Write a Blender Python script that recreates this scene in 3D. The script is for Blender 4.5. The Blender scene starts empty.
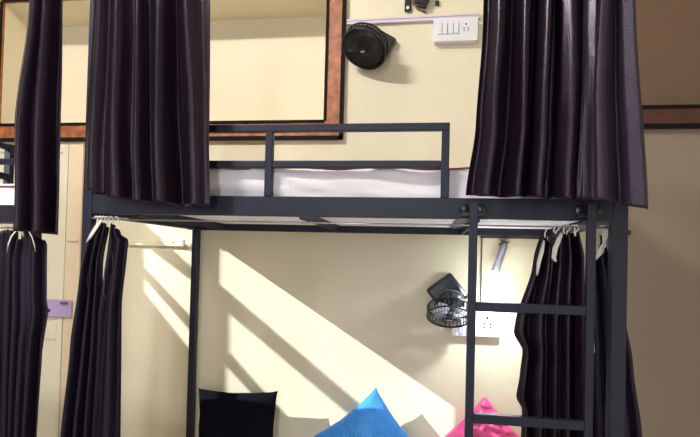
import bpy, bmesh, math, random
from mathutils import Vector, Matrix, noise
random.seed(7)
PI = math.pi
scn = bpy.context.scene
COL = scn.collection

# ------------------------------------------------------------------ materials
def mat(name, color, rough=0.5, metal=0.0, spec=0.5, emit=None, estr=0, sheen=0, bump=0, bscale=40,
        var=0.0, vscale=4, coat=0, aniso=0, stretch=(1, 1, 1), trans=0):
    m = bpy.data.materials.new(name); m.use_nodes = True
    nt = m.node_tree; b = nt.nodes['Principled BSDF']
    b.inputs['Base Color'].default_value = (*color, 1)
    b.inputs['Roughness'].default_value = rough
    b.inputs['Metallic'].default_value = metal
    b.inputs['Specular IOR Level'].default_value = spec
    b.inputs['Coat Weight'].default_value = coat
    b.inputs['Transmission Weight'].default_value = trans
    if 'satin' in name: b.inputs['Specular Tint'].default_value = (.92, .80, 1, 1)
    if sheen:
        b.inputs['Sheen Weight'].default_value = sheen
        b.inputs['Sheen Roughness'].default_value = 0.35
        b.inputs['Sheen Tint'].default_value = (0.75, 0.65, 0.9, 1)
    if emit:
        b.inputs['Emission Color'].default_value = (*emit, 1); b.inputs['Emission Strength'].default_value = estr
    if bump or var:
        tc = nt.nodes.new('ShaderNodeTexCoord'); mp = nt.nodes.new('ShaderNodeMapping')
        mp.inputs['Scale'].default_value = stretch
        nt.links.new(tc.outputs['Object'], mp.inputs['Vector'])
    if bump:
        n = nt.nodes.new('ShaderNodeTexNoise'); n.inputs['Scale'].default_value = bscale; n.inputs['Detail'].default_value = 4
        nt.links.new(mp.outputs['Vector'], n.inputs['Vector'])
        bp = nt.nodes.new('ShaderNodeBump'); bp.inputs['Strength'].default_value = bump; bp.inputs['Distance'].default_value = 0.01
        nt.links.new(n.outputs['Fac'], bp.inputs['Height']); nt.links.new(bp.outputs['Normal'], b.inputs['Normal'])
    if var:
        n2 = nt.nodes.new('ShaderNodeTexNoise'); n2.inputs['Scale'].default_value = vscale; n2.inputs['Detail'].default_value = 5
        nt.links.new(mp.outputs['Vector'], n2.inputs['Vector'])
        r = nt.nodes.new('ShaderNodeValToRGB')
        r.color_ramp.elements[0].position = .3; r.color_ramp.elements[1].position = .7
        r.color_ramp.elements[0].color = (*[c * (1 - var) for c in color], 1)
        r.color_ramp.elements[1].color = (*[min(1, c * (1 + var)) for c in color], 1)
        nt.links.new(n2.outputs['Fac'], r.inputs['Fac']); nt.links.new(r.outputs['Color'], b.inputs['Base Color'])
    return m

M = {}
M['wall'] = mat('cream_paint', (0.765, 0.69, 0.515), 0.55, var=.035, vscale=1.6, bump=.12, bscale=30)
M['pier'] = mat('tan_wall', (0.275, 0.215, 0.165), 0.6, var=.06, vscale=1.5, bump=.12, bscale=30)  # one even tan, darker than the cream walls
M['pier_recess'] = mat('brown_recess_shadow', (0.15, 0.09, 0.058), 0.6, var=.06, vscale=1.5)  # the recess's shadow is put into this darker colour
M['ceil'] = mat('white_paint', (0.8, 0.78, 0.72), 0.8)
M['floor'] = mat('floor_tile', (0.45, 0.40, 0.34), 0.4, var=.1, vscale=3)
M['wood'] = mat('red_brown_laminate', (0.36, 0.115, 0.04), 0.45, var=.45, vscale=22, bump=.1, bscale=60)
M['wood_dark'] = mat('dark_red_brown_laminate', (0.075, 0.022, 0.014), 0.5, var=.3, vscale=22)
M['black_edge'] = mat('black_edging', (0.006, 0.005, 0.005), 0.7, spec=.15)
M['metal'] = mat('charcoal_enamel', (0.011, 0.012, 0.028), 0.48, metal=.1, spec=.4, bump=.05, bscale=90, var=.18, vscale=12)
M['satin'] = mat('dark_satin', (0.0065, 0.003, 0.008), 0.30, spec=.42, bump=.10, bscale=160, stretch=(1, 1, .35))
M['satin_grey'] = mat('grey_satin', (0.016, 0.012, 0.024), 0.42, spec=.5, bump=.25, bscale=230)
M['satin_navy'] = mat('navy_satin', (0.008, 0.0055, 0.015), 0.38, spec=.35, bump=.2, bscale=230)
M['tape'] = mat('white_header_tape', (0.75, 0.72, 0.66), 0.7)
M['hook'] = mat('white_plastic_hook', (0.85, 0.84, 0.8), 0.35)
M['sheet'] = mat('white_sheet', (0.76, 0.73, 0.80), 0.8, bump=.15, bscale=200)
M['mattress'] = mat('rosy_mattress_ticking', (0.86, 0.83, 0.87), 0.85, var=.04, vscale=14)
M['piping'] = mat('maroon_piping', (0.25, 0.05, 0.06), 0.7)
M['pvc'] = mat('lilac_white_pvc', (0.66, 0.58, 0.68), 0.4)
M['pvc_w'] = mat('white_pvc', (0.74, 0.73, 0.78), 0.35)
M['cream_pvc'] = mat('cream_pvc', (0.76, 0.68, 0.48), 0.5)
M['dark'] = mat('black_plastic', (0.012, 0.012, 0.016), 0.3, spec=.5)
M['dark_blue'] = mat('blue_black_plastic', (0.007, 0.009, 0.02), 0.22, spec=.6, coat=.3)
M['cage'] = mat('black_wire', (0.02, 0.02, 0.022), 0.25, metal=.3)
M['blade'] = mat('smoke_plastic', (0.72, 0.70, 0.80), 0.2, spec=.6)
M['logo'] = mat('silver_print', (0.7, 0.7, 0.7), 0.3, metal=.5)
M['copper'] = mat('brown_cable', (0.22, 0.08, 0.03), 0.5)
M['hole'] = mat('socket_hole', (0.01, 0.01, 0.01), 0.6)
M['gap'] = mat('switch_gap', (0.32, 0.28, 0.36), 0.6)
M['silver'] = mat('silver_plastic', (0.5, 0.49, 0.56), 0.25, metal=.6)
M['lamp'] = mat('lit_lens', (1, 1, 1), 0.3, emit=(0.93, 0.97, 1.0), estr=22)
M['tube'] = mat('lit_tube', (1, 1, 1), 0.3, emit=(1.0, 0.95, 0.88), estr=4)
M['lilac'] = mat('lilac_plate', (0.42, 0.33, 0.58), 0.4)
M['black_pillow'] = mat('black_cotton', (0.005, 0.005, 0.009), 0.95, spec=.04, bump=.3, bscale=120)
M['pink'] = mat('pink_satin', (0.84, 0.10, 0.30), 0.33, spec=.6, sheen=.2)
M['door'] = mat('ivory_door_paint', (0.74, 0.68, 0.53), 0.5, var=.03, vscale=3)
M['jamb'] = mat('peach_door_paint', (0.78, 0.62, 0.45), 0.5, var=.03, vscale=3)
M['board'] = mat('brown_strip', (0.09, 0.055, 0.04), 0.5)
M['twig'] = mat('olive_clip', (0.10, 0.09, 0.05), 0.5)

def blue_mat():
    m = mat('blue_ribbed_fabric', (0.03, 0.22, 0.75), 0.5, sheen=.3)
    nt = m.node_tree; b = nt.nodes['Principled BSDF']
    uv = nt.nodes.new('ShaderNodeUVMap'); w = nt.nodes.new('ShaderNodeTexWave')
    w.bands_direction = 'X'; w.inputs['Scale'].default_value = 15; w.inputs['Distortion'].default_value = .4
    nt.links.new(uv.outputs['UV'], w.inputs['Vector'])
    bp = nt.nodes.new('ShaderNodeBump'); bp.inputs['Strength'].default_value = .7; bp.inputs['Distance'].default_value = .006
    nt.links.new(w.outputs['Fac'], bp.inputs['Height']); nt.links.new(bp.outputs['Normal'], b.inputs['Normal'])
    r = nt.nodes.new('ShaderNodeValToRGB')
    r.color_ramp.elements[0].color = (0.015, 0.20, 0.72, 1); r.color_ramp.elements[1].color = (0.06, 0.38, 0.95, 1)
    nt.links.new(w.outputs['Fac'], r.inputs['Fac']); nt.links.new(r.outputs['Color'], b.inputs['Base Color'])
    return m
M['blue'] = blue_mat()

# ------------------------------------------------------------------ mesh helpers
class MB:
    def __init__(s): s.bm = bmesh.new()
    def box(s, x0, x1, y0, y1, z0, z1, mt=None):
        v = [s.bm.verts.new(p) for p in ((x0,y0,z0),(x1,y0,z0),(x1,y1,z0),(x0,y1,z0),(x0,y0,z1),(x1,y0,z1),(x1,y1,z1),(x0,y1,z1))]
        if mt is not None:
            for q in v: q.co = mt @ q.co
        for f in ((0,3,2,1),(4,5,6,7),(0,1,5,4),(1,2,6,5),(2,3,7,6),(3,0,4,7)):
            s.bm.faces.new([v[i] for i in f])
        return s
    def tube(s, pts, r, n=8, closed=False, mt=None):
        pts = [Vector(p) for p in pts]
        if mt is not None: pts = [mt @ p for p in pts]
        rings = []; N = len(pts); up = None
        for i, p in enumerate(pts):
            if closed: d = pts[(i+1) % N] - pts[i-1]
            else: d = pts[min(i+1, N-1)] - pts[max(i-1, 0)]
            d.normalize()
            if up is None:
                up = Vector((0,0,1)) if abs(d.z) < .9 else Vector((1,0,0))
            a = d.cross(up)
            if a.length < 1e-4: a = d.cross(Vector((1,0.3,0)))
            a.normalize(); b = a.cross(d).normalized(); up = b
            rr = r[i] if isinstance(r, (list, tuple)) else r
            rings.append([s.bm.verts.new(p + a*math.cos(2*PI*k/n)*rr + b*math.sin(2*PI*k/n)*rr) for k in range(n)])
        for i in range(N if closed else N-1):
            A, B = rings[i], rings[(i+1) % N]
            for k in range(n):
                s.bm.faces.new((A[k], A[(k+1) % n], B[(k+1) % n], B[k]))
        if not closed:
            s.bm.faces.new(rings[0][::-1]); s.bm.faces.new(rings[-1])
        return s
    def lathe(s, prof, n=32, mt=None):
        rings = []
        for r, z in prof:
            ring = []
            for k in range(n):
                p = Vector((r*math.cos(2*PI*k/n), r*math.sin(2*PI*k/n), z))
                if mt is not None: p = mt @ p
                ring.append(s.bm.verts.new(p))
            rings.append(ring)
        for A, B in zip(rings, rings[1:]):
            for k in range(n): s.bm.faces.new((A[k], A[(k+1) % n], B[(k+1) % n], B[k]))
        if prof[0][0] > 1e-5: s.bm.faces.new(rings[0][::-1])
        if prof[-1][0] > 1e-5: s.bm.faces.new(rings[-1])
        return s
    def prism(s, poly, y0, y1, mt=None):   # poly in X,Z extruded along Y
        a = [Vector((x, y0, z)) for x, z in poly]; b = [Vector((x, y1, z)) for x, z in poly]
        if mt is not None: a = [mt @ p for p in a]; b = [mt @ p for p in b]
        A = [s.bm.verts.new(p) for p in a]; B = [s.bm.verts.new(p) for p in b]; n = len(poly)
        s.bm.faces.new(A); s.bm.faces.new(B[::-1])
        for i in range(n): s.bm.faces.new((A[i], B[i], B[(i+1) % n], A[(i+1) % n]))
        return s
    def build(s, name, m, parent=None, bevel=0, smooth=False, solid=0, sub=0, loc=(0,0,0)):
        bmesh.ops.recalc_face_normals(s.bm, faces=s.bm.faces)
        me = bpy.data.meshes.new(name)
        for v in s.bm.verts: v.co -= Vector(loc)
        s.bm.to_mesh(me); s.bm.free(); me.materials.append(m)
        o = bpy.data.objects.new(name, me); COL.objects.link(o); o.location = loc
        if parent:
            o.parent = parent
            o.location = Vector(loc) - WL(parent)
        if smooth:
            for p in me.polygons: p.use_smooth = True
        if solid:
            md = o.modifiers.new('s', 'SOLIDIFY'); md.thickness = solid; md.offset = 0
        if bevel:
            md = o.modifiers.new('b', 'BEVEL'); md.width = bevel; md.segments = 2; md.limit_method = 'ANGLE'
        if sub:
            md = o.modifiers.new('u', 'SUBSURF'); md.levels = sub; md.render_levels = sub
        return o

def WL(o):
    v = Vector(o.location)
    while o.parent: o = o.parent; v = v + Vector(o.location)
    return v

def tag(o, label=None, cat=None, group=None, kind=None):
    if label: o['label'] = label
    if cat: o['category'] = cat
    if group: o['group'] = group
    if kind: o['kind'] = kind
    return o

def thing(name, loc, label, cat, group=None):
    o = bpy.data.objects.new(name, None); o.empty_display_size = .05
    COL.objects.link(o); o.location = loc
    return tag(o, label, cat, group)

def struct(o, label=None): 
    o['kind'] = 'structure'
    if label: o['label'] = label; 
    return o

def cut_plate(name, outer, holes, to3d, m, thick=.02):
    """flat plate with polygonal openings; outer/holes in plate coordinates, to3d maps (a,b,t)"""
    cu = bpy.data.curves.new(name, 'CURVE'); cu.dimensions = '2D'; cu.fill_mode = 'BOTH'; cu.extrude = thick/2
    for poly in [outer] + holes:
        sp = cu.splines.new('POLY'); sp.points.add(len(poly)-1); sp.use_cyclic_u = True
        for p, (a, b) in zip(sp.points, poly): p.co = (a, b, 0, 1)
    tmp = bpy.data.objects.new('tmp', cu); COL.objects.link(tmp)
    dg = bpy.context.evaluated_depsgraph_get(); dg.update()
    me = bpy.data.meshes.new_from_object(tmp.evaluated_get(dg))
    bpy.data.objects.remove(tmp)
    for v in me.vertices: v.co = to3d(*v.co)
    me.name = name; me.materials.clear(); me.materials.append(m)
    o = bpy.data.objects.new(name, me); COL.objects.link(o)
    return o

# ------------------------------------------------------------------ room
WY = 0.96           # face of the back wall
CZ = 3.9
struct(MB().box(-2.5, 3.5, -4.0, 1.5, -.1, 0).build('floor', M['floor']))
struct(MB().box(-2.5, 3.5, -4.0, 1.5, CZ, CZ+.1).build('ceiling', M['ceil']))
# back wall with the framed recess
NX0, NX1, NZ0, NZ1, ND = -1.215, 0.705, 2.203, 2.916, 1.27
b = MB()
b.box(-2.5, NX0, WY, 1.5, 0, CZ); b.box(NX1, 3.5, WY, 1.5, 0, CZ)
b.box(NX0, NX1, WY, 1.5, 0, NZ0); b.box(NX0, NX1, WY, 1.5, NZ1, CZ); b.box(NX0, NX1, ND, 1.5, NZ0, NZ1)
struct(b.build('wall_back', M['wall']))

def frame(name, x0, x1, z0, z1, yf, w, wood, t=.022, e=.014, sides='LRTB'):
    """laminate border round an opening with black edging both sides"""
    bb = MB()
    if 'B' in sides: bb.box(x0-w*('L' in sides), x1+w*('R' in sides), yf-t, yf-.0005, z0-w, z0)
    if 'T' in sides: bb.box(x0-w*('L' in sides), x1+w*('R' in sides), yf-t, yf-.0005, z1, z1+w)
    if 'L' in sides: bb.box(x0-w, x0, yf-t, yf-.0005, z0, z1)
    if 'R' in sides: bb.box(x1, x1+w, yf-t, yf-.0005, z0, z1)
    fr = struct(bb.build(name, wood))
    k = MB(); q = t+.007
    L = x0-w*('L' in sides); R = x1+w*('R' in sides)
    if 'B' in sides:
        k.box(L, R, yf-q, yf-t+.001, z0-w-.003, z0-w+e*1.35); k.box(x0, x1, yf-q, yf-t+.001, z0-e*.8, z0+.003)
    if 'T' in sides:
        k.box(L, R, yf-q, yf-t+.001, z1+w-e, z1+w+.003); k.box(x0, x1, yf-q, yf-t+.001, z1-.003, z1+e*.8)
    if 'L' in sides:
        k.box(L-.003, L+e, yf-q, yf-t+.001, z0-w, z1+w); k.box(x0-e*.8, x0+.003, yf-q, yf-t+.001, z0, z1)
    if 'R' in sides:
        k.box(R-e*1.3, R+.003, yf-q, yf-t+.001, z0-w, z1+w); k.box(x1-.003, x1+e*.8, yf-q, yf-t+.001, z0, z1)
    o = k.build('black_edging', M['black_edge'], fr); o['label'] = 'black edging'
    return fr
frame('trim_1', NX0, NX1, NZ0, NZ1, WY, .1, M['wood'])

# projecting wall on the right with a second recess, coloured as if in shadow
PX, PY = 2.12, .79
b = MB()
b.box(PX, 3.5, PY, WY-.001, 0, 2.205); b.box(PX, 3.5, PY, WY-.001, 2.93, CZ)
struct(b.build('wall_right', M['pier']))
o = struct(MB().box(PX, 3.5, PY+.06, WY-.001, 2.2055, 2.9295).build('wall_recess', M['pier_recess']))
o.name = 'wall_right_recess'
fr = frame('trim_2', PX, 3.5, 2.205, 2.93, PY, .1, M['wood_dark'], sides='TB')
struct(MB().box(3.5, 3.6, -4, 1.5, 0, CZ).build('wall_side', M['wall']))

# left side wall: opening filled by an added plate that shapes the sun patches
KX, KZ = 2.2, -1.364       # sun travels (2.2, 1, -1.364)
WX = -2.3
def inv(p):
    t = (p[0]-WX+.05)/KX
    return (WY - t, p[1] - KZ*t)
sun_patches = [
    [(-.309,1.66),(-.0,1.72),(-.0,1.395),(-.309,1.652)],
    [(-.303,1.53),(-.0,1.330),(.02,1.11),(-.293,1.400)],
    [(-.290,1.342),(.02,1.035),(.02,.925),(-.290,1.265)],
    [(.136,1.70),(1.72,.80),(1.72,.32),(1.0,.67),(.143,1.323)],
    [(.206,1.168),(.76,.755),(1.35,.32),(.9,.32),(.42,.75),(.213,.958)],
    [(.20,.885),(.36,.735),(.75,.32),(.2,.32)],
]
holes = [[inv(p) for p in poly] for poly in sun_patches]
ys = [a for h in holes for a, b_ in h]; zs = [b_ for h in holes for a, b_ in h]
wy0, wy1, wz0, wz1 = min(ys)-.12, max(ys)+.12, min(zs)-.12, max(zs)+.12
wz1 = min(wz1, CZ-.05)
b = MB()
b.box(WX-.1, WX, -4, wy0, 0, CZ); b.box(WX-.1, WX, wy1, WY-.001, 0, CZ)
b.box(WX-.1, WX, wy0, wy1, 0, wz0); b.box(WX-.1, WX, wy0, wy1, wz1, CZ)
struct(b.build('wall_left', M['wall']))
gobo = cut_plate('sun_gobo', [(wy0, wz0), (wy1, wz0), (wy1, wz1), (wy0, wz1)], holes, lambda a, b_, t: Vector((WX-.05+t, a, b_)), M['wood_dark'], .008)  # unseen plate, openings cut to cast the lit shapes on the back wall
struct(gobo)

# door on the left part of the back wall
b = MB().box(-1.62, -.752, WY-.012, WY-.0005, .0, 2.085)
d = struct(b.build('door_1', M['door'], bevel=.003))
b = MB()   # raised border so the centre reads as a sunken panel
b.box(-.752+.0005, -.672, WY-.022, WY-.0005, 0, 2.085)
o = b.build('door_frame', M['jamb'], d, bevel=.004)
b = MB()
b.box(-1.62, -1.54, WY-.024, WY-.0125, 1.02, 2.085); b.box(-.80, -.765, WY-.020, WY-.0125, 0, 2.085)
b.box(-1.54, -.80, WY-.020, WY-.0125, 2.04, 2.085); b.box(-1.54, -.80, WY-.020, WY-.0125, .98, 1.09)
b.build('door_rail', M['door'], d, bevel=.003)
b = MB().box(-.742, -.683, WY-.03, WY-.0225, 1.535, 1.548)
b.build('door_ledge', M['jamb'], d, bevel=.002)
b = MB().box(-.872, -.70, WY-.034, WY-.0245, 1.108, 1.207)
lp = b.build('lock_plate', M['lilac'], d, bevel=.004); lp['label'] = 'lilac lock plate'
b = MB().lathe([(0,.0),(.008,.0),(.008,.006),(0,.006)], 16, Matrix.Translation((-.838, WY-.034, 1.145)) @ Matrix.Rotation(PI/2, 4, 'X'))
b.build('keyhole', M['hole'], lp)
b = MB().box(-.765, -.72, WY-.044, WY-.0345, 1.186, 1.196)
b.build('latch', M['copper'], lp)

# ------------------------------------------------------------------ beds
def qtube(b, x0, x1, y0, y1, z0, z1): b.box(x0, x1, y0, y1, z0, z1)
L = 1.88
bed = thing('bunk_bed', (L/2, .45, 0), 'black metal bunk bed frame with guard rail and front ladder', 'bunk bed')
mt = M['metal']
PW = .036
POST = 2.56
MB().box(0, PW, 0, PW, 0, POST).build('post', mt, bed, bevel=.003)
MB().box(L-.046, L, 0, .046, 0, POST).build('post', mt, bed, bevel=.003)
MB().box(.003, .038, .912, .946, 0, 1.648).build('post', mt, bed, bevel=.003)
MB().box(L-.034, L, .912, .946, 0, 1.648).build('post', mt, bed, bevel=.003)
# upper front and rear side rails
MB().box(PW+.0005, L-.0465, .002, .027, 1.62, 1.689).build('side_rail', mt, bed, bevel=.002)
MB().box(-.012, L, .878, .9115, 1.611, 1.646).build('side_rail', mt, bed, bevel=.002)
for x0 in (.004, L-.030):
    MB().box(x0-.010*(x0 > 1), x0+.026+.010*(x0 < 1), PW+.011 if x0 > 1 else PW+.001, .8775, 1.612, 1.645).build('end_rail', mt, bed, bevel=.002)
    MB().box(x0+.004, x0+.022, PW+.011 if x0 > 1 else PW+.001, .911, 1.6485, 1.92).build('sun_block_panel', mt, bed, bevel=.002)  # unseen plate added to stop sun leaking past the mattress end
for xs in (.175, .785, 1.395):   # angle-iron slats under the mattress
    b = MB(); b.box(xs-.03, xs+.03, .028, .8775, 1.638, 1.645); b.box(xs+.024, xs+.030, .028, .8775, 1.612, 1.6375)
    b.build('slat', mt, bed)
# guard rail on the front
G = MB().box(PW+.001, 1.319, .002, .026, 1.915, 1.941).build('guard_rail', mt, bed, bevel=.003)
MB().box(PW+.001, 1.2925, .002, .026, 1.789, 1.814).build('guard_rail', mt, bed, bevel=.003)
MB().box(.687, .713, -.002, .024, 1.6895, 1.9145).build('guard_post', mt, bed, bevel=.002)
MB().box(1.293, 1.319, .001, .027, 1.6895, 1.9145).build('guard_post', mt, bed, bevel=.002)
# lower bed frame
for y0 in (.002, .872):
    MB().box(.047, L-.047, y0, y0+.026, .17, .235).build('side_rail', mt, bed, bevel=.002)
for x0 in (.004, L-.030):
    MB().box(x0, x0+.026, .047, .865, .18, .22).build('end_rail', mt, bed)
b = MB().box(.03, L-.03, .03, .87, .2205, .232); b.build('bed_board', mt, bed)
# ladder
lad = MB().box(1.3855, 1.4115, -.045, -.021, .0, 1.668).build('ladder_rail', mt, bed, bevel=.002)
MB().box(1.7455, 1.7705, -.045, -.021, .0, 1.672).build('ladder_rail', mt, bed, bevel=.002)
for z in (1.322, .967, .612, .257):
    MB().box(1.412, 1.745, -.046, -.020, z, z+.029).build('ladder_rung', mt, bed, bevel=.002)
for x in (1.372, 1.425, 1.733, 1.785):   # bolted brackets
    b = MB()
    b.lathe([(0,0),(.016,0),(.018,.004),(.015,.010),(.008,.012),(0,.013)], 16, Matrix.Translation((x, .0015, 1.652)) @ Matrix.Rotation(PI/2, 4, 'X'))
    b.box(x-.012, x+.012, -.020, .0015, 1.628, 1.640)
    b.build('bracket', M['dark'], bed, smooth=False)
MB().lathe([(0,0),(.008,0),(.008,.012),(0,.014)], 12, Matrix.Translation((L+.0005, .02, 1.585)) @ Matrix.Rotation(PI/2, 4, 'Y')).build('bolt', M['dark'], bed)

# neighbouring berth at the far left
ber = thing('neighbouring_bunk', (-1.2, .08, 0), 'black metal bunk frame at the far left edge, mostly behind curtains', 'bunk bed')
MB().box(-.215, -.185, .004, .034, 0, 2.56).build('post', mt, ber, bevel=.003)
MB().box(-2.29, -2.26, .004, .034, 0, 1.9).build('post', mt, ber, bevel=.003)
MB().box(-.33, -.30, .10, .13, 0, 1.5815).build('post', mt, ber, bevel=.003)
MB().box(-2.29, -2.26, .10, .13, 0, 1.648).build('post', mt, ber, bevel=.003)
MB().box(-2.2595, -.2155, .006, .03, 1.582, 1.648).build('side_rail', mt, ber, bevel=.002)
MB().box(-2.2595, -.2155, .104, .128, 1.582, 1.648).build('side_rail', mt, ber, bevel=.002)
MB().box(-.85, -.2155, .006, .028, 1.802, 1.823).build('guard_rail', mt, ber, bevel=.002)
for z, dz in ((1.877, .02), (1.757, .024)):
    MB().box(-.42, -.395, .034, .1035, z, z+dz).build('cross_bar', mt, ber, bevel=.002)
MB().box(-.87, -.85, .006, .03, 1.6485, 1.823).build('guard_post', mt, ber, bevel=.002)
MB().box(-2.25, -.23, .0305, .1035, 1.5825, 1.60).build('bed_board', mt, ber)
MB().box(-.42, -.395, .104, .128, 1.6485, 1.90).build('post', mt, ber)

# ------------------------------------------------------------------ mattresses
def soft_slab(name, x0, x1, y0, y1, z0, z1, m, wr=.006, seed=0, parent=None, nx=150, dips=None):
    """rounded slab; cross-section loop swept along x with wrinkles"""
    b = MB(); r = min(.03, (z1-z0)*.35)
    loop = []
    for cx, cz, a0 in ((y1-r, z0+r, -90), (y1-r, z1-r, 0), (y0+r, z1-r, 90), (y0+r, z0+r, 180)):
        for k in range(5):
            a = math.radians(a0 + k*22.5); loop.append((cx+r*math.cos(a), cz+r*math.sin(a)))
    # add points along the front face and top
    pts = []
    for i, p in enumerate(loop):
        q = loop[(i+1) % len(loop)]; d = math.dist(p, q); n = max(1, int(d/.012)) if d < .2 else 14
        for k in range(n): pts.append((p[0]+(q[0]-p[0])*k/n, p[1]+(q[1]-p[1])*k/n))
    rings = []
    cy, cz = (y0+y1)/2, (z0+z1)/2
    for i in range(nx+1):
        x = x0+(x1-x0)*i/nx; e = 1 - max(0, 1-min(i, nx-i)/2)**2*.06
        ring = []
        for (y, z) in pts:
            n1 = noise.noise(Vector((x*2.3+seed, y*5, z*14+x*1.5)))*.7 + noise.noise(Vector((x*7+seed, y*9, z*42+x*6)))*.45
            w = wr*n1 if z > z0+.01 else 0
            dy = (y-cy)*e+cy; dz = (z-cz)*e+cz
            ring.append(b.bm.verts.new((x, dy - w*1.5*(1 if y < cy else -1), dz + (w*.5 if z > cz else 0))))
        rings.append(ring)
    n = len(pts)
    for A, B in zip(rings, rings[1:]):
        for k in range(n): b.bm.faces.new((A[k], B[k], B[(k+1) % n], A[(k+1) % n]))
    b.bm.faces.new(rings[0]); b.bm.faces.new(rings[-1][::-1])
    return b.build(name, m, parent, smooth=True)

mu = thing('mattress', (L/2, .45, 1.65), 'upper bunk mattress under a crumpled white sheet behind the guard rail', 'mattress')
MB().box(.04, L-.05, .034, .865, 1.646, 1.656).build('base_board', M['mattress'], mu)
soft_slab('bed_sheet', .05, L-.06, .036, .86, 1.6565, 1.800, M['sheet'], .019, 3, mu)
b = MB(); b.tube([(x/50., .036-.004*math.sin(x*.9), 1.793+.004*math.sin(x*.37)) for x in range(4, 91)], .0035, 6)
b.build('piping', M['piping'], mu, smooth=True)
ml = thing('mattress', (L/2, .45, .235), 'lower bunk mattress below the cushions', 'mattress')
soft_slab('bed_sheet', .05, L-.05, .036, .86, .2355, .300, M['sheet'], .002, 9, ml, nx=60)
mn = thing('mattress', (-1.2, .08, 1.6), 'pale mattress at the far left edge on the neighbouring bunk', 'mattress')
soft_slab('bed_sheet', -2.25, -.24, .037, .100, 1.6005, 1.736, M['sheet'], .004, 5, mn, nx=60)
b = MB(); b.tube([(-1.78, .0345, 1.725), (-.25, .0345, 1.722)], .004, 6); b.build('piping', M['piping'], mn)

# ------------------------------------------------------------------ curtains
def interp(tab, z):
    """tab sorted by descending z: [(z, value)]"""
    if z >= tab[0][0]: return tab[0][1]
    for (z0, a), (z1, c) in zip(tab, tab[1:]):
        if z >= z1:
            t = (z0-z)/(z0-z1); t = t*t*(3-2*t)*.5 + t*.5
            return a+(c-a)*t
    return tab[-1][1]

def curtain(name, left, right, ztop, zbot, y0, nf, amp, seed, m, parent=None, nu=190, nv=70, tight=0, drag=0, thick=.0012, freqs=None, lean=0, edge=None, clampy=None):
    b = MB(); rng = random.Random(seed)
    ph = [rng.uniform(0, 6.28) for _ in range(6)]
    rows = []
    for j in range(nv+1):
        v = j/nv; row = []
        for i in range(nu+1):
            u = i/nu
            zb = zbot(u) if callable(zbot) else zbot
            z = ztop(u)*(1-v)+zb*v if callable(ztop) else ztop*(1-v)+zb*v
            xl, xr = interp(left, z), interp(right, z)
            us = u + .05*noise.noise(Vector((u*2.6, v*.9, seed*1.3))) + .012*noise.noise(Vector((u*7, v*2.5, seed+4.)))
            us += drag*(1-v)*math.sin(PI*u)*.10
            th = 2*PI*nf*us + ph[0]
            A = amp*(.6+.4*v**.7)*(.75+.6*(.5+.5*math.sin(2*PI*1.3*u+ph[4])))
            A *= min(1, .3+min(u, 1-u)*10)
            f = A*(1.15*math.sin(th+.5*math.sin(th*.31)) + .22*math.sin(2*th+.6) + .38*math.sin(th*.53+ph[2]+v*.8) + .10*math.sin(1.87*th+ph[5]+v*1.5))
            f += .008*noise.noise(Vector((u*nf*.9, v*2.2, seed)))
            f += .0015*noise.noise(Vector((u*nf*3+v*2, v*9+u*3, seed+9)))
            x = xl+(xr-xl)*u + (interp(edge, z)*(1-u)**5 if edge else 0) + A*.25*math.cos(th)*min(1, min(u, 1-u)*12)
            y = y0 + f - lean*v
            if clampy is not None: y = min(y, clampy) if y > clampy+.004 else y
            row.append(b.bm.verts.new((x, y, z)))
        rows.append(row)
    for A_, B_ in zip(rows, rows[1:]):
        for i in range(nu): b.bm.faces.new((A_[i], A_[i+1], B_[i+1], B_[i]))
    return b.build(name, m, parent, smooth=True, solid=thick)

ZR = 2.52   # height of the curtain rods
rod = MB(); rod.tube([(-.02, -.07, ZR+.012), (1.93, -.07, ZR+.012)], .008, 10)
rod = rod.build('curtain_rod', M['cage'], smooth=True)
tag(rod, 'curtain rod along the top of the main bunk posts', 'curtain rod')
for x in (.018, 1.857): MB().box(x-.006, x+.006, -.07, -.001, ZR-.004, ZR+.004).build('rod_bracket', M['cage'], rod)
rod = MB().tube([(-.33, -.045, ZR+.012), (-.06, -.045, ZR+.012)], .008, 10).build('curtain_rod', M['cage'], smooth=True)
tag(rod, 'short curtain rod on the far left bunk post', 'curtain rod')
MB().box(-.206, -.194, -.045, .003, ZR-.004, ZR+.004).build('rod_bracket', M['cage'], rod)

def ring_set(parent, xs, y, z):
    for x in xs:
        pts = [(x, y+.012*math.cos(a*PI/8), z+.012*math.sin(a*PI/8)) for a in range(16)]
        MB().tube(pts, .0016, 6, closed=True).build('curtain_ring', M['hook'], parent)

# upper left
c = curtain('curtain', [(2.5, .070), (2.0, .070), (1.85, .068), (1.66, .070)], [(2.5, .503), (1.9, .516), (1.64, .526)],
            2.507, lambda u: 1.702-.055*min(1, u*2.2)-.006*math.sin(u*9), -.085, 5.0, .022, 11, M['satin'], clampy=-.03, drag=1)
tag(c, 'wide dark satin curtain hanging over the left end of the upper bunk', 'curtain')
MB().box(.052, .488, -.088, -.0865, 2.507, 2.515).build('header_tape', M['tape'], c)
# upper right, main
c = curtain('curtain', [(2.5, 1.412), (2.2, 1.410), (1.9, 1.395), (1.69, 1.368)], [(2.5, 1.755), (1.67, 1.752)],
            2.507, lambda u: 1.686-.010*u+.003*math.sin(u*30), -.085, 5.0, .024, 23, M['satin'], clampy=-.052)
tag(c, 'wide dark satin curtain with a flared left edge over the ladder', 'curtain')
MB().box(1.42, 1.77, -.088, -.0865, 2.507, 2.515).build('header_tape', M['tape'], c)
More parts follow.
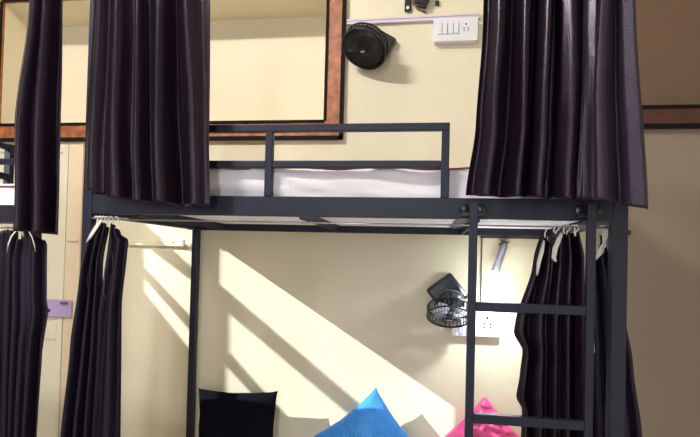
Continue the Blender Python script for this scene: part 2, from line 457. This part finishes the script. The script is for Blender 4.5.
# upper right, narrow, greyer
c = curtain('curtain', [(2.5, 1.750), (2.0, 1.732), (1.66, 1.738)], [(2.5, 1.838), (2.27, 1.843), (1.66, 1.886)],
            2.507, lambda u: 1.672-.010*u-.028*max(0, u-.35), -.118, 1.15, .024, 35, M['satin_grey'], nu=90, clampy=-.09)
tag(c, 'narrow greyer satin curtain at the outer right end of the upper bunk', 'curtain')
MB().box(1.765, 1.855, -.12, -.1185, 2.507, 2.515).build('header_tape', M['tape'], c)
# upper far left
c = curtain('curtain', [(2.5, -.198), (2.35, -.206), (1.95, -.246), (1.54, -.228)], [(2.5, -.066), (1.95, -.052), (1.54, -.043)],
            2.507, lambda u: 1.548-.012*u, -.055, 2.4, .022, 44, M['satin'], nu=110, clampy=-.012)
tag(c, 'narrow dark satin upper curtain at the far left, gathered in deep folds', 'curtain')
MB().box(-.233, -.102, -.057, -.0555, 2.507, 2.515).build('header_tape', M['tape'], c)

# lower curtain wires
def wire(x0, x1, y, z, nm, lab):
    o = MB().tube([(x0, y, z), (x1, y, z)], .003, 8).build(nm, M['silver'], smooth=True)
    return tag(o, lab, 'wire')
wire(.0365, L-.0465, .045, 1.602, 'curtain_wire', 'thin curtain wire under the main bunk front rail')
wire(.05, .19, -.014, 1.602, 'curtain_wire', 'short curtain wire in front of the left bunk post')
wire(-.6, -.2165, .045, 1.563, 'curtain_wire', 'thin curtain wire under the far left bunk rail')

def hooks(parent, items, y=.045, zw=1.602):
    for x, ln, dx in items:
        pts = [(x+.006*math.cos(a), y, zw+.001+.006*math.sin(a)) for a in [PI*(1.25-k*.25) for k in range(6)]]
        pts += [(x+.007, y, zw-.008), (x+dx*.5, y-.003, zw-ln*.6), (x+dx, y-.006, zw-ln)]
        MB().tube(pts, .0021, 6).build('hook', M['hook'], parent, smooth=True)

def strip(parent, pts, w, y, m=None, name='header_tape'):
    b = MB(); n = len(pts); A = []; B = []
    for i, (x, z) in enumerate(pts):
        p, q = pts[max(0, i-1)], pts[min(n-1, i+1)]
        d = Vector((q[0]-p[0], q[1]-p[1])).normalized(); nx, nz = -d.y, d.x
        ww = w[i] if isinstance(w, (list, tuple)) else w
        yy = y[i] if isinstance(y, (list, tuple)) else y
        A.append(b.bm.verts.new((x+nx*ww, yy, z+nz*ww))); B.append(b.bm.verts.new((x-nx*ww, yy+.004, z-nz*ww)))
    for i in range(n-1): b.bm.faces.new((A[i], A[i+1], B[i+1], B[i]))
    return b.build(name, m or M['tape'], parent, smooth=True, solid=.0015)

# lower left bundle (two gathered curtains)
c = curtain('curtain', [(1.60, .075), (1.53, .052), (1.41, .024), (1.12, -.007), (.80, -.036), (.3, -.07)],
            [(1.60, .135), (1.45, .110), (1.2, .105), (.8, .095), (.3, .09)],
            lambda u: 1.565+.02*math.sin(u*PI), .32, -.034, 3.2, .017, 57, M['satin_navy'], nu=120, nv=90, clampy=-.006)
tag(c, 'dark satin curtain bunched on the main bunk left post, front layer flaring left', 'curtain')
hooks(c, [(.066, .045, .004), (.080, .04, .006), (.094, .038, .0), (.108, .036, .004)], y=-.014)
strip(c, [(.118, 1.592), (.098, 1.566), (.078, 1.535), (.062, 1.512)], [.004, .008, .007, .002], -.062)
strip(c, [(.10, 1.545), (.085, 1.47), (.072, 1.38), (.078, 1.33)], .0022, -.062, M['satin_grey'], 'hem')
c = curtain('curtain', [(1.60, .136), (1.5, .125), (1.2, .09), (.8, .07), (.3, .06)],
            [(1.60, .160), (1.545, .170), (1.525, .203), (1.48, .199), (1.3, .186), (.8, .197), (.3, .20)],
            lambda u: 1.585-.03*u, .32, -.026, 2.2, .012, 61, M['satin_navy'], nu=90, nv=90)
tag(c, 'dark satin curtain bunched on the main bunk left post, straight right-hand layer', 'curtain')
hooks(c, [(.125, .03, .004), (.145, .03, .006)], y=-.014)
strip(c, [(.152, 1.48), (.158, 1.42), (.150, 1.35), (.136, 1.315), (.125, 1.33), (.128, 1.42)], .0022, -.046, M['satin_grey'], 'hem')

# lower far left pair
c = curtain('curtain', [(1.55, -.42), (1.2, -.43), (.3, -.46)], [(1.55, -.250), (1.2, -.245), (.3, -.24)],
            lambda u: 1.535-.02*math.sin(u*PI*2), .32, -.005, 4.2, .015, 71, M['satin_navy'], nu=110, nv=80)
tag(c, 'dark lower curtain at the very left edge beside a matching curtain', 'curtain')
hooks(c, [(-.40, .03, .004), (-.35, .032, .008), (-.318, .04, -.012), (-.272, .035, .006)], zw=1.563)
strip(c, [(-.315, 1.553), (-.325, 1.525), (-.335, 1.50)], .004, -.035)
c = curtain('curtain', [(1.55, -.238), (1.45, -.258), (1.2, -.25), (.3, -.25)],
            [(1.55, -.150), (1.50, -.122), (1.3, -.116), (1.26, -.108), (1.11, -.127), (.8, -.134), (.3, -.13)],
            lambda u: 1.54-.022*math.cos(u*PI*2), .32, -.018, 3.0, .014, 77, M['satin_navy'], nu=100, nv=80)
tag(c, 'dark lower curtain beside the door, under the narrow upper left curtain', 'curtain')
hooks(c, [(-.25, .03, .006), (-.23, .035, -.004), (-.2, .03, .006)], y=.012, zw=1.563)
strip(c, [(-.182, 1.548), (-.168, 1.53), (-.156, 1.50), (-.150, 1.475)], [.003, .003, .003, .001], -.042)
strip(c, [(-.225, 1.552), (-.245, 1.53), (-.258, 1.50), (-.262, 1.47)], [.003, .004, .004, .001], -.046)

# lower right, behind the ladder
c = curtain('curtain', [(1.60, 1.634), (1.5, 1.612), (1.3, 1.585), (.9, 1.575), (.3, 1.57)],
            [(1.60, 1.752), (1.50, 1.772), (1.3, 1.778), (.9, 1.79), (.3, 1.80)],
            lambda u: 1.585-.045*max(0, math.sin(u*PI*2.2-.9)), .32, .075, 4.6, .017, 83, M['satin'], nu=150, nv=90, edge=[(1.6, 0), (1.45, -.004), (1.245, -.036), (1.187, -.004), (1.10, -.010), (1.03, -.018), (.99, .004), (.8, .004)])
tag(c, 'dark satin lower curtain behind the ladder with a white tape edge', 'curtain')
hooks(c, [(1.636, .036, .0), (1.660, .02, .006), (1.674, .024, -.004), (1.690, .022, .008), (1.708, .024, -.004), (1.724, .03, .008), (1.735, .026, -.004)])
strip(c, [(1.634, 1.555), (1.628, 1.52), (1.619, 1.485), (1.614, 1.44)], [.003, .006, .006, .002], .040)
strip(c, [(1.688, 1.582), (1.678, 1.555), (1.668, 1.53), (1.664, 1.50), (1.672, 1.487)], [.004, .007, .008, .007, .003], .034)
c = curtain('curtain', [(1.60, 1.80), (1.53, 1.80), (1.3, 1.795), (.9, 1.80), (.3, 1.80)],
            [(1.60, 1.835), (1.52, 1.855), (1.40, 1.885), (1.35, 1.905), (1.15, 1.94), (.92, 1.972), (.3, 2.02)],
            lambda u: 1.555-.05*math.sin(min(1, u*1.6)*PI)+.03*u, .32, .105, 3.0, .013, 91, M['satin_navy'], nu=110, nv=90)
tag(c, 'dark navy lower curtain wrapped behind the right bunk post, widening downward', 'curtain')
hooks(c, [(1.818, .05, .006), (1.826, .065, .004)], y=.06)
strip(c, [(1.833, 1.606), (1.828, 1.575), (1.824, 1.55), (1.815, 1.525), (1.800, 1.497)], [.012, .008, .004, .010, .002], .052)
strip(c, [(1.797, 1.33), (1.800, 1.28), (1.806, 1.22), (1.808, 1.19)], .0018, .078)

# ------------------------------------------------------------------ cushions
def cushion(name, cx, cz, w, h, rot, th, m, label, seed, pinch=.1, wr=.004, tilt=.12, ytop=.94, satin=0):
    b = MB(); n = 44; uvl = b.bm.loops.layers.uv.new('UVMap')
    Rm = Matrix.Rotation(-rot, 3, 'Y')
    sides = []
    for sgn in (-1, 1):
        g = []
        for i in range(n+1):
            row = []
            for j in range(n+1):
                s = math.sin((i/n-.5)*PI)*.5+(i/n-.5); t = math.sin((j/n-.5)*PI)*.5+(j/n-.5)
                s = max(-1, min(1, s)); t = max(-1, min(1, t))
                x = s*(1-pinch*(1-t*t)*abs(s)); z = t*(1-pinch*(1-s*s)*abs(t))
                d = (max(0, 1-s*s)**.55)*(max(0, 1-t*t)**.55)
                e = max(0, 1-s**8)*max(0, 1-t**8)
                wv = wr*noise.noise(Vector((s*2.5+seed, t*2.5, sgn*3)))*e*2 
                if satin:
                    wv += satin*e*(abs(noise.noise(Vector((s*5+t*3+seed, t*2.2-s*1.5, sgn*2+5))))+.6*abs(noise.noise(Vector((s*2-t*7+seed, t*5+s*6, 3.3))))-.3)*1.5
                edge = .004*noise.noise(Vector((s*3+seed, t*3, 1)))
                p = Rm @ Vector((x*w/2+edge, 0, z*h/2+edge))
                row.append((Vector((p.x, sgn*(th/2*d+wv), p.z)), (i/n, j/n)))
            g.append(row)
        sides.append(g)
    vs = {}
    def V(k, i, j):
        if i in (0, n) or j in (0, n): k = 0
        if (k, i, j) not in vs:
            c0 = sides[k][i][j][0]
            if i in (0, n) or j in (0, n): c0 = Vector((c0.x, 0, c0.z))
            y = c0.y; z = c0.z
            zz = z+cz; yy = ytop-.085-th*.1 + y - tilt*(cz+ h*.4 - zz)
            vs[(k, i, j)] = b.bm.verts.new((cx+c0.x, yy, zz))
        return vs[(k, i, j)]
    for k in (0, 1):
        for i in range(n):
            for j in range(n):
                q = [V(k, i, j), V(k, i+1, j), V(k, i+1, j+1), V(k, i, j+1)]
                if len(set(q)) < 4: continue
                try: f = b.bm.faces.new(q)
                except ValueError: continue
                for l, (a, c_) in zip(f.loops, ((i, j), (i+1, j), (i+1, j+1), (i, j+1))): l[uvl].uv = (a/n, c_/n)
    lo = min(v.co.z for v in b.bm.verts)
    o = b.build(name, m, smooth=True)
    tag(o, label, 'cushion')
    return o, lo

print(cushion('cushion', .314, .568, .425, .445, math.radians(1.5), .13, M['black_pillow'], 'black cushion with flat top against the wall under the bunk', 2, pinch=.075)[1])
print(cushion('cushion', .990, .572, .395, .375, math.radians(40), .14, M['blue'], 'bright blue ribbed cushion standing on its corner', 5, pinch=.09)[1])
print(cushion('cushion', 1.548, .576, .365, .365, math.radians(45), .13, M['pink'], 'shiny pink satin cushion standing on its corner behind the ladder', 8, pinch=.06, satin=.034, wr=.010)[1])

# ------------------------------------------------------------------ wall fans
def make_fan(label, base, face_c, normal, roll, spin, logo, blade='blade', R0=.104):
    """base: wall point, face_c: centre of the cage front, normal: direction the fan blows"""
    t = thing('wall_fan', (base[0], WY, base[2]), label, 'fan', None)
    nz = Vector(normal).normalized()
    up = Vector((math.sin(roll), 0, math.cos(roll)))
    xa = up.cross(nz).normalized(); ya = nz.cross(xa)
    R = Matrix((xa, ya, nz)).transposed().to_4x4()
    H = Matrix.Translation(Vector(face_c)) @ R        # local z = blowing direction, origin cage front centre
    # wall base: diamond box
    Bm = Matrix.Translation((base[0], WY-.001, base[2])) @ Matrix.Rotation(spin, 4, 'Y')
    b = MB(); b.box(-.078, .078, -.045, 0, -.078, .078, Bm)
    b.build('wall_bracket', M['dark_blue'], t, bevel=.016)
    # housing from bracket to head
    hc = H @ Vector((0, 0, -.088))
    p0 = Vector((base[0], WY-.028, base[2]))
    b = MB(); b.tube([p0, p0.lerp(hc, .5)+Vector((0, -.006, .006)), hc], [.030, .027, .030], 14)
    b.build('neck', M['dark'], t, smooth=True)
    b = MB(); b.lathe([(0, -.150), (.040, -.147), (.062, -.134), (.072, -.110), (.074, -.085), (.070, -.069), (0, -.069)], 28, H)
    b.build('motor_housing', M['dark_blue'], t, smooth=True)
    # cage
    def prof_front(s): return (s*R0, -.012*s*s if s < .95 else -.014)
    def arc(k, n, front):
        a = 2*PI*k/n; pts = []
        for q in range(7):
            s = .22+(1-.22)*q/6
            if front: r, z = s*R0, -.016*s**3
            else: r, z = (.42+.58*s)*R0, -.064-.012*(1-s)
            tw = .35*(1-s) if front else 0
            pts.append((r*math.cos(a+tw), r*math.sin(a+tw), z))
        return pts
    b = MB()
    NF = 60 if blade == 'dark' else 36
    for k in range(NF): b.tube(arc(k, NF, True), .0016 if NF > 40 else .0013, 4, mt=H)
    for s in (.22, .45, .75): b.tube([(s*R0*math.cos(a*PI/18), s*R0*math.sin(a*PI/18), -.016*s**3) for a in range(36)], .0015, 5, closed=True, mt=H)
    b.build('front_grille', M['cage'], t, smooth=True)
    b = MB()
    for k in range(36):
        b.tube(arc(k, 36, False), .0013, 4, mt=H)
    for k in range(36):
        a = 2*PI*k/36; b.tube([(R0*1.01*math.cos(a), R0*1.01*math.sin(a), -.018), (R0*1.01*math.cos(a), R0*1.01*math.sin(a), -.062)], .0024, 4, mt=H)
    b.build('rear_grille', M['cage'], t, smooth=True)
    if blade == 'dark':
        b = MB().lathe([(R0*.99, -.016), (R0*.99, -.050), (R0*.93, -.064), (R0*.5, -.078), (0, -.080)], 40, H)
        b.build('rear_shell', M['dark'], t, smooth=True)
    for z in (-.016, -.063):
        b = MB().tube([(R0*1.012*math.cos(a*PI/24), R0*1.012*math.sin(a*PI/24), z) for a in range(48)], .0046, 8, closed=True, mt=H)
        b.build('rim', M['dark'], t, smooth=True)
    # badge and hub
    b = MB().lathe([(0, .002), (.016, .001), (.021, -.003), (.021, -.006), (0, -.006)], 24, H)
    bd = b.build('badge', M['dark'], t, smooth=True)
    b = MB().box(-.011, .011, -.0025, .0025, .0015, .0032, H @ Matrix.Rotation(logo, 4, 'Z')); b.build('badge_print', M['logo'], bd)
    b = MB().lathe([(0, -.018), (.014, -.019), (.018, -.026), (.018, -.046), (0, -.046)], 20, H)
    b.build('hub', M['dark'], t, smooth=True)
    for k in range(4):   # four pitched blades
        b = MB(); n1, n2 = 7, 7; g = []
        for i in range(n1):
            row = []
            for j in range(n2):
                r = .017+(R0-.012-.017)*i/(n1-1); wd = .42+.30*math.sin(PI*(i/(n1-1))**.8)
                a = 2*PI*k/4+.35+wd*(j/(n2-1)-.5)*2*.75+.5*i/(n1-1); z = -.034+.016*(j/(n2-1)-.5)*2*(.6+.4*i/(n1-1))
                row.append(b.bm.verts.new(H @ Vector((r*math.cos(a), r*math.sin(a), z))))
            g.append(row)
        for i in range(n1-1):
            for j in range(n2-1): b.bm.faces.new((g[i][j], g[i+1][j], g[i+1][j+1], g[i][j+1]))
        b.build('blade', M[blade], t, smooth=True, solid=.0016)
    # tilt knob
    kb = H @ Vector((.050, .0, -.085))
    MB().lathe([(0,0),(.011,0),(.012,.010),(.009,.014),(0,.014)], 14, Matrix.Translation(Vector(kb)) @ R @ Matrix.Rotation(PI/2, 4, 'Y')).build('knob', M['dark'], t, smooth=True)
    return t
f1 = make_fan('small black fan on the wall above the lower bunk, blades showing, beside the ladder', (1.362, WY, 1.318), (1.368, .800, 1.198), (-.04, -.56, -.83), 0, PI/4+.12, 0)
f2 = make_fan('small black fan on the upper wall under the pale trunking', (.975, WY, 2.590), (.918, .80, 2.508), (-.28, -.52, -.80), .2, PI/4-.25, .4, 'dark', .112)  # blades in black here: their unlit look is put into the colour

# ------------------------------------------------------------------ electrical bits
o = MB()
Tm = Matrix.Translation((1.15, 0, 2.726)) @ Matrix.Rotation(-.010, 4, 'Y')
o.box(-.34, .345, WY-.022, WY-.0005, -.014, .014, Tm)
o = o.build('cable_trunking', M['pvc'], bevel=.002)
tag(o, 'long pale trunking strip on the upper wall running to the switch box', 'trunking')
MB().box(-.34, .345, WY-.0245, WY-.0225, .002, .0035, Tm).build('lid_seam', M['gap'], o)

def sockets(b, cx, y, cz, s=1.0, rot=0):
    for dx, dz, r in ((0, .014, .0042), (-.0085, -.003, .0032), (.0095, -.003, .0032), (-.0085, -.013, .0028), (.0095, -.013, .0028)):
        b.lathe([(0, 0), (r*s, 0), (r*s, .001), (0, .001)], 10, Matrix.Translation((cx+dx*s, y, cz+dz*s)) @ Matrix.Rotation(PI/2, 4, 'X'))
t = thing('switch_box', (1.37, WY, 2.645), 'white surface-mounted box of four switches and a socket on the upper wall', 'switch')
MB().box(1.268, 1.478, WY-.040, WY-.0005, 2.592, 2.7105).build('box_body', M['pvc_w'], t, bevel=.004)
MB().box(1.262, 1.484, WY-.047, WY-.0405, 2.592, 2.710).build('face_plate', M['pvc_w'], t, bevel=.003)
for k in range(4):
    x = 1.293+k*.028
    sw = MB().box(x-.0115, x+.0115, WY-.053, WY-.0475, 2.628, 2.682).build('rocker', M['pvc_w'], t, bevel=.002)
    MB().box(x+.0120, x+.0143, WY-.0487, WY-.0475, 2.626, 2.684).build('rocker_gap', M['gap'], sw)
b = MB(); sockets(b, 1.425, WY-.0475, 2.660, 1.15); b.build('socket_holes', M['hole'], t)

t = thing('socket_outlet', (1.51, WY, 1.18), 'white double wall plate with switch and socket behind the ladder', 'socket')
MB().box(1.392, 1.62, WY-.034, WY-.0005, 1.112, 1.238).build('box_body', M['pvc'], t, bevel=.003)
MB().box(1.389, 1.623, WY-.041, WY-.0345, 1.108, 1.241).build('face_plate', M['pvc_w'], t, bevel=.003)
MB().box(1.422, 1.446, WY-.047, WY-.0415, 1.118, 1.158).build('rocker', M['lilac'], t, bevel=.002)
MB().box(1.458, 1.482, WY-.047, WY-.0415, 1.118, 1.158).build('rocker', M['pvc_w'], t, bevel=.002)
b = MB(); sockets(b, 1.560, WY-.042, 1.178, 1.75); b.build('socket_holes', M['hole'], t)

# little black things hanging by the trunking
t = thing('power_plug', (1.13, WY-.05, 2.80), 'black plug strap with round pale end hanging above the trunking', 'plug')
MB().box(1.112, 1.146, WY-.020, WY-.006, 2.768, 2.90).build('strap', M['dark'], t, bevel=.004)
MB().lathe([(0, 0), (.0085, 0), (.0085, .004), (0, .005)], 16, Matrix.Translation((1.129, WY-.0205, 2.784)) @ Matrix.Rotation(PI/2, 4, 'X')).build('contact', M['pvc_w'], t)
t = MB().tube([(1.150, WY-.008, 2.86), (1.158, WY-.010, 2.81), (1.175, WY-.011, 2.786), (1.20, WY-.010, 2.772), (1.222, WY-.008, 2.762)], .0048, 8).build('cable', M['copper'], smooth=True)
tag(t, 'short brown cable crossing between the plug and the adapter', 'cable')
Rk = Matrix.Translation((1.215, WY-.03, 2.835)) @ Matrix.Rotation(.35, 4, 'Y')
t = MB().box(-.038, .030, -.022, .022, -.055, .06, Rk).build('plug_adapter', M['dark_blue'], bevel=.010)
tag(t, 'blue-black block adapter hanging above the switch box', 'adapter')
t = MB().box(1.268, 1.290, WY-.016, WY-.0005, 2.795, 2.82).build('cable_clip', M['dark'], bevel=.004)
tag(t, 'tiny dark clip on the wall right of the adapter', 'clip')

# left ledge and right board
o = MB(); o.box(-.395, -.052, WY-.016, WY-.0005, 1.522, 1.536); o.box(-.395, -.13, WY-.008, WY-.0005, 1.5365, 1.552)
o = o.build('wall_ledge', M['cream_pvc'], bevel=.002)
tag(o, 'thin cream ledge on the wall left of the rear bed post', 'ledge')
MB().box(-.066, -.050, WY-.026, WY-.0165, 1.522, 1.560).build('end_stop', M['cream_pvc'], o, bevel=.002)
o = MB().box(1.532, 1.815, WY-.010, WY-.0005, 1.262, 1.601).build('wall_board', M['cream_pvc'], bevel=.001)
tag(o, 'cream board with a dark brown top strip on the wall behind the torch', 'board')
MB().box(1.522, 1.83, WY-.020, WY-.0005, 1.6015, 1.617).build('top_strip', M['board'], o)
MB().box(1.532, 1.81, WY-.012, WY-.0105, 1.560, 1.565).build('groove', M['cream_pvc'], o)
MB().box(1.528, 1.5315, WY-.013, WY-.0005, 1.262, 1.60).build('edge_shadow', M['twig'], o)  # dark strip standing in for the shadow along the board's left edge

# lit torch clipped to the board
Tl = Matrix.Translation((1.626, WY-.055, 1.545)) @ Matrix.Rotation(.36, 4, 'Y') @ Matrix.Rotation(-.42, 4, 'X')
t = thing('torch_lamp', (1.645, WY-.012, 1.59), 'lit silver torch hanging head down on the wall board', 'lamp')
MB().lathe([(0, .03), (.015, .03), (.018, .02), (.018, -.075), (.020, -.10), (.022, -.130), (.021, -.137), (0, -.137)], 20, Tl).build('body', M['silver'], t, smooth=True)
MB().lathe([(0, -.1375), (.022, -.1375), (.029, -.147), (.030, -.160), (.024, -.175), (.012, -.184), (0, -.186)], 20, Tl).build('lens', M['lamp'], t, smooth=True)
b = MB(); c0 = Vector((1.634, WY-.045, 1.576))
rg = random.Random(4)
for k in range(9):
    a = rg.uniform(-.9, 4.0); l = rg.uniform(.014, .036)
    e = c0+Vector((math.cos(a)*l, rg.uniform(-.012, .02), math.sin(a)*l*.7))
    b.tube([c0, c0.lerp(e, .5)+Vector((0, 0, .004)), e], [.0045, .0035, .0018], 6)
b.tube([c0, (1.638, WY-.011, 1.596)], .003, 6)
b.build('clip', M['twig'], t, smooth=True)

# ceiling tube light in the aisle and another near the left
def tube_light(x, y, lab, ry):
    t = thing('tube_light', (x, y, CZ), lab, 'lamp')
    bb = MB(); mtx = Matrix.Translation((x, y, CZ)) @ Matrix.Rotation(ry, 4, 'Z')
    bb.box(-.62, .62, -.04, .04, -.06, -.001, mtx); bb.build('fitting', M['pvc_w'], t, bevel=.005)
    MB().tube([(-.58, 0, -.08), (.58, 0, -.08)], .016, 12, mt=mtx).build('tube', M['tube'], t, smooth=True)
tube_light(-.5, -1.5, 'ceiling tube light over the aisle', 0)

# ------------------------------------------------------------------ lights
def area(name, loc, target, size, power, color, sizey=None):
    l = bpy.data.lights.new(name, 'AREA'); l.energy = power; l.color = color; l.size = size
    if sizey: l.shape = 'RECTANGLE'; l.size_y = sizey
    o = bpy.data.objects.new(name, l); COL.objects.link(o); o.location = loc
    d = Vector(target)-Vector(loc); o.rotation_euler = d.to_track_quat('-Z', 'Y').to_euler()
    return o
area('ceiling_light', (-.5, -1.5, 3.78), (.3, .6, 2.0), .7, 66, (1.0, .94, .87), .10)
area('fold_streak_light', (.9, -3.8, 2.0), (.8, 0, 1.8), .22, 36, (.95, .95, 1.0), 2.2)  # added narrow light for streaks on the curtain folds, no window there
area('fold_streak_light', (-1.6, -3.6, 2.2), (.9, 0, 1.8), .16, 22, (.93, .93, 1.0), 2.2)  # second added streak light, for the left curtains
pl = bpy.data.lights.new('torch_beam', 'SPOT'); pl.energy = 18; pl.color = (.84, .97, 1.0); pl.shadow_soft_size = .02
pl.spot_size = math.radians(165); pl.spot_blend = 1.0
po = bpy.data.objects.new('torch_beam', pl); COL.objects.link(po); po.location = (1.60, WY-.27, 1.39)
po.rotation_euler = Vector((-.12, .10, -1)).to_track_quat('-Z', 'Y').to_euler()
pg = bpy.data.lights.new('torch_glow', 'POINT'); pg.energy = 1.6; pg.color = (.86, .97, 1.0); pg.shadow_soft_size = .03
pgo = bpy.data.objects.new('torch_glow', pg); COL.objects.link(pgo); pgo.location = (1.585, WY-.19, 1.40)
sl = bpy.data.lights.new('sun', 'SUN'); sl.energy = 8; sl.angle = math.radians(.33); sl.color = (.92, .99, 1.0)
so = bpy.data.objects.new('sun', sl); COL.objects.link(so)
so.rotation_euler = Vector((KX, 1, KZ)).to_track_quat('-Z', 'Y').to_euler()
w = bpy.data.worlds.new('world'); scn.world = w; w.use_nodes = True
w.node_tree.nodes['Background'].inputs['Color'].default_value = (.92, .94, 1, 1)
w.node_tree.nodes['Background'].inputs['Strength'].default_value = .07

# ------------------------------------------------------------------ camera
f, yw, pt, rl = 524.1122, -.1422, .0188, .0261
r0 = Vector((math.cos(yw), -math.sin(yw), 0)); u0 = Vector((-math.sin(yw)*math.sin(pt), -math.cos(yw)*math.sin(pt), math.cos(pt)))
F = Vector((math.sin(yw)*math.cos(pt), math.cos(yw)*math.cos(pt), math.sin(pt)))
Rv = math.cos(rl)*r0+math.sin(rl)*u0; Uv = -math.sin(rl)*r0+math.cos(rl)*u0
cam = bpy.data.cameras.new('camera'); cam.sensor_width = 36; cam.lens = f/700*36; cam.shift_y = 30.36/700
cam.clip_start = .05
co = bpy.data.objects.new('camera', cam); COL.objects.link(co)
mm = Matrix((Rv, Uv, -F)).transposed().to_4x4(); mm.translation = Vector((1.2463, -1.7585, 1.479))
co.matrix_world = mm
scn.camera = co

for o in COL.objects:
    if o.parent or 'category' not in o: continue
    c = o['category']
    if c == 'curtain': o['group'] = 'lower bunk curtains' if 'lower' in o['label'] or 'bunched' in o['label'] else 'upper bunk curtains'
    elif c == 'cushion': o['group'] = 'cushions on the lower bunk'
    elif c == 'fan': o['group'] = 'small black wall fans'
    elif c == 'bunk bed': o['group'] = 'bunk beds'
scn.view_settings.view_transform = 'Standard'
scn.view_settings.look = 'None'
scn.view_settings.exposure = 0.18
scn.view_settings.gamma = 1.0
scn.view_settings.use_curve_mapping = False
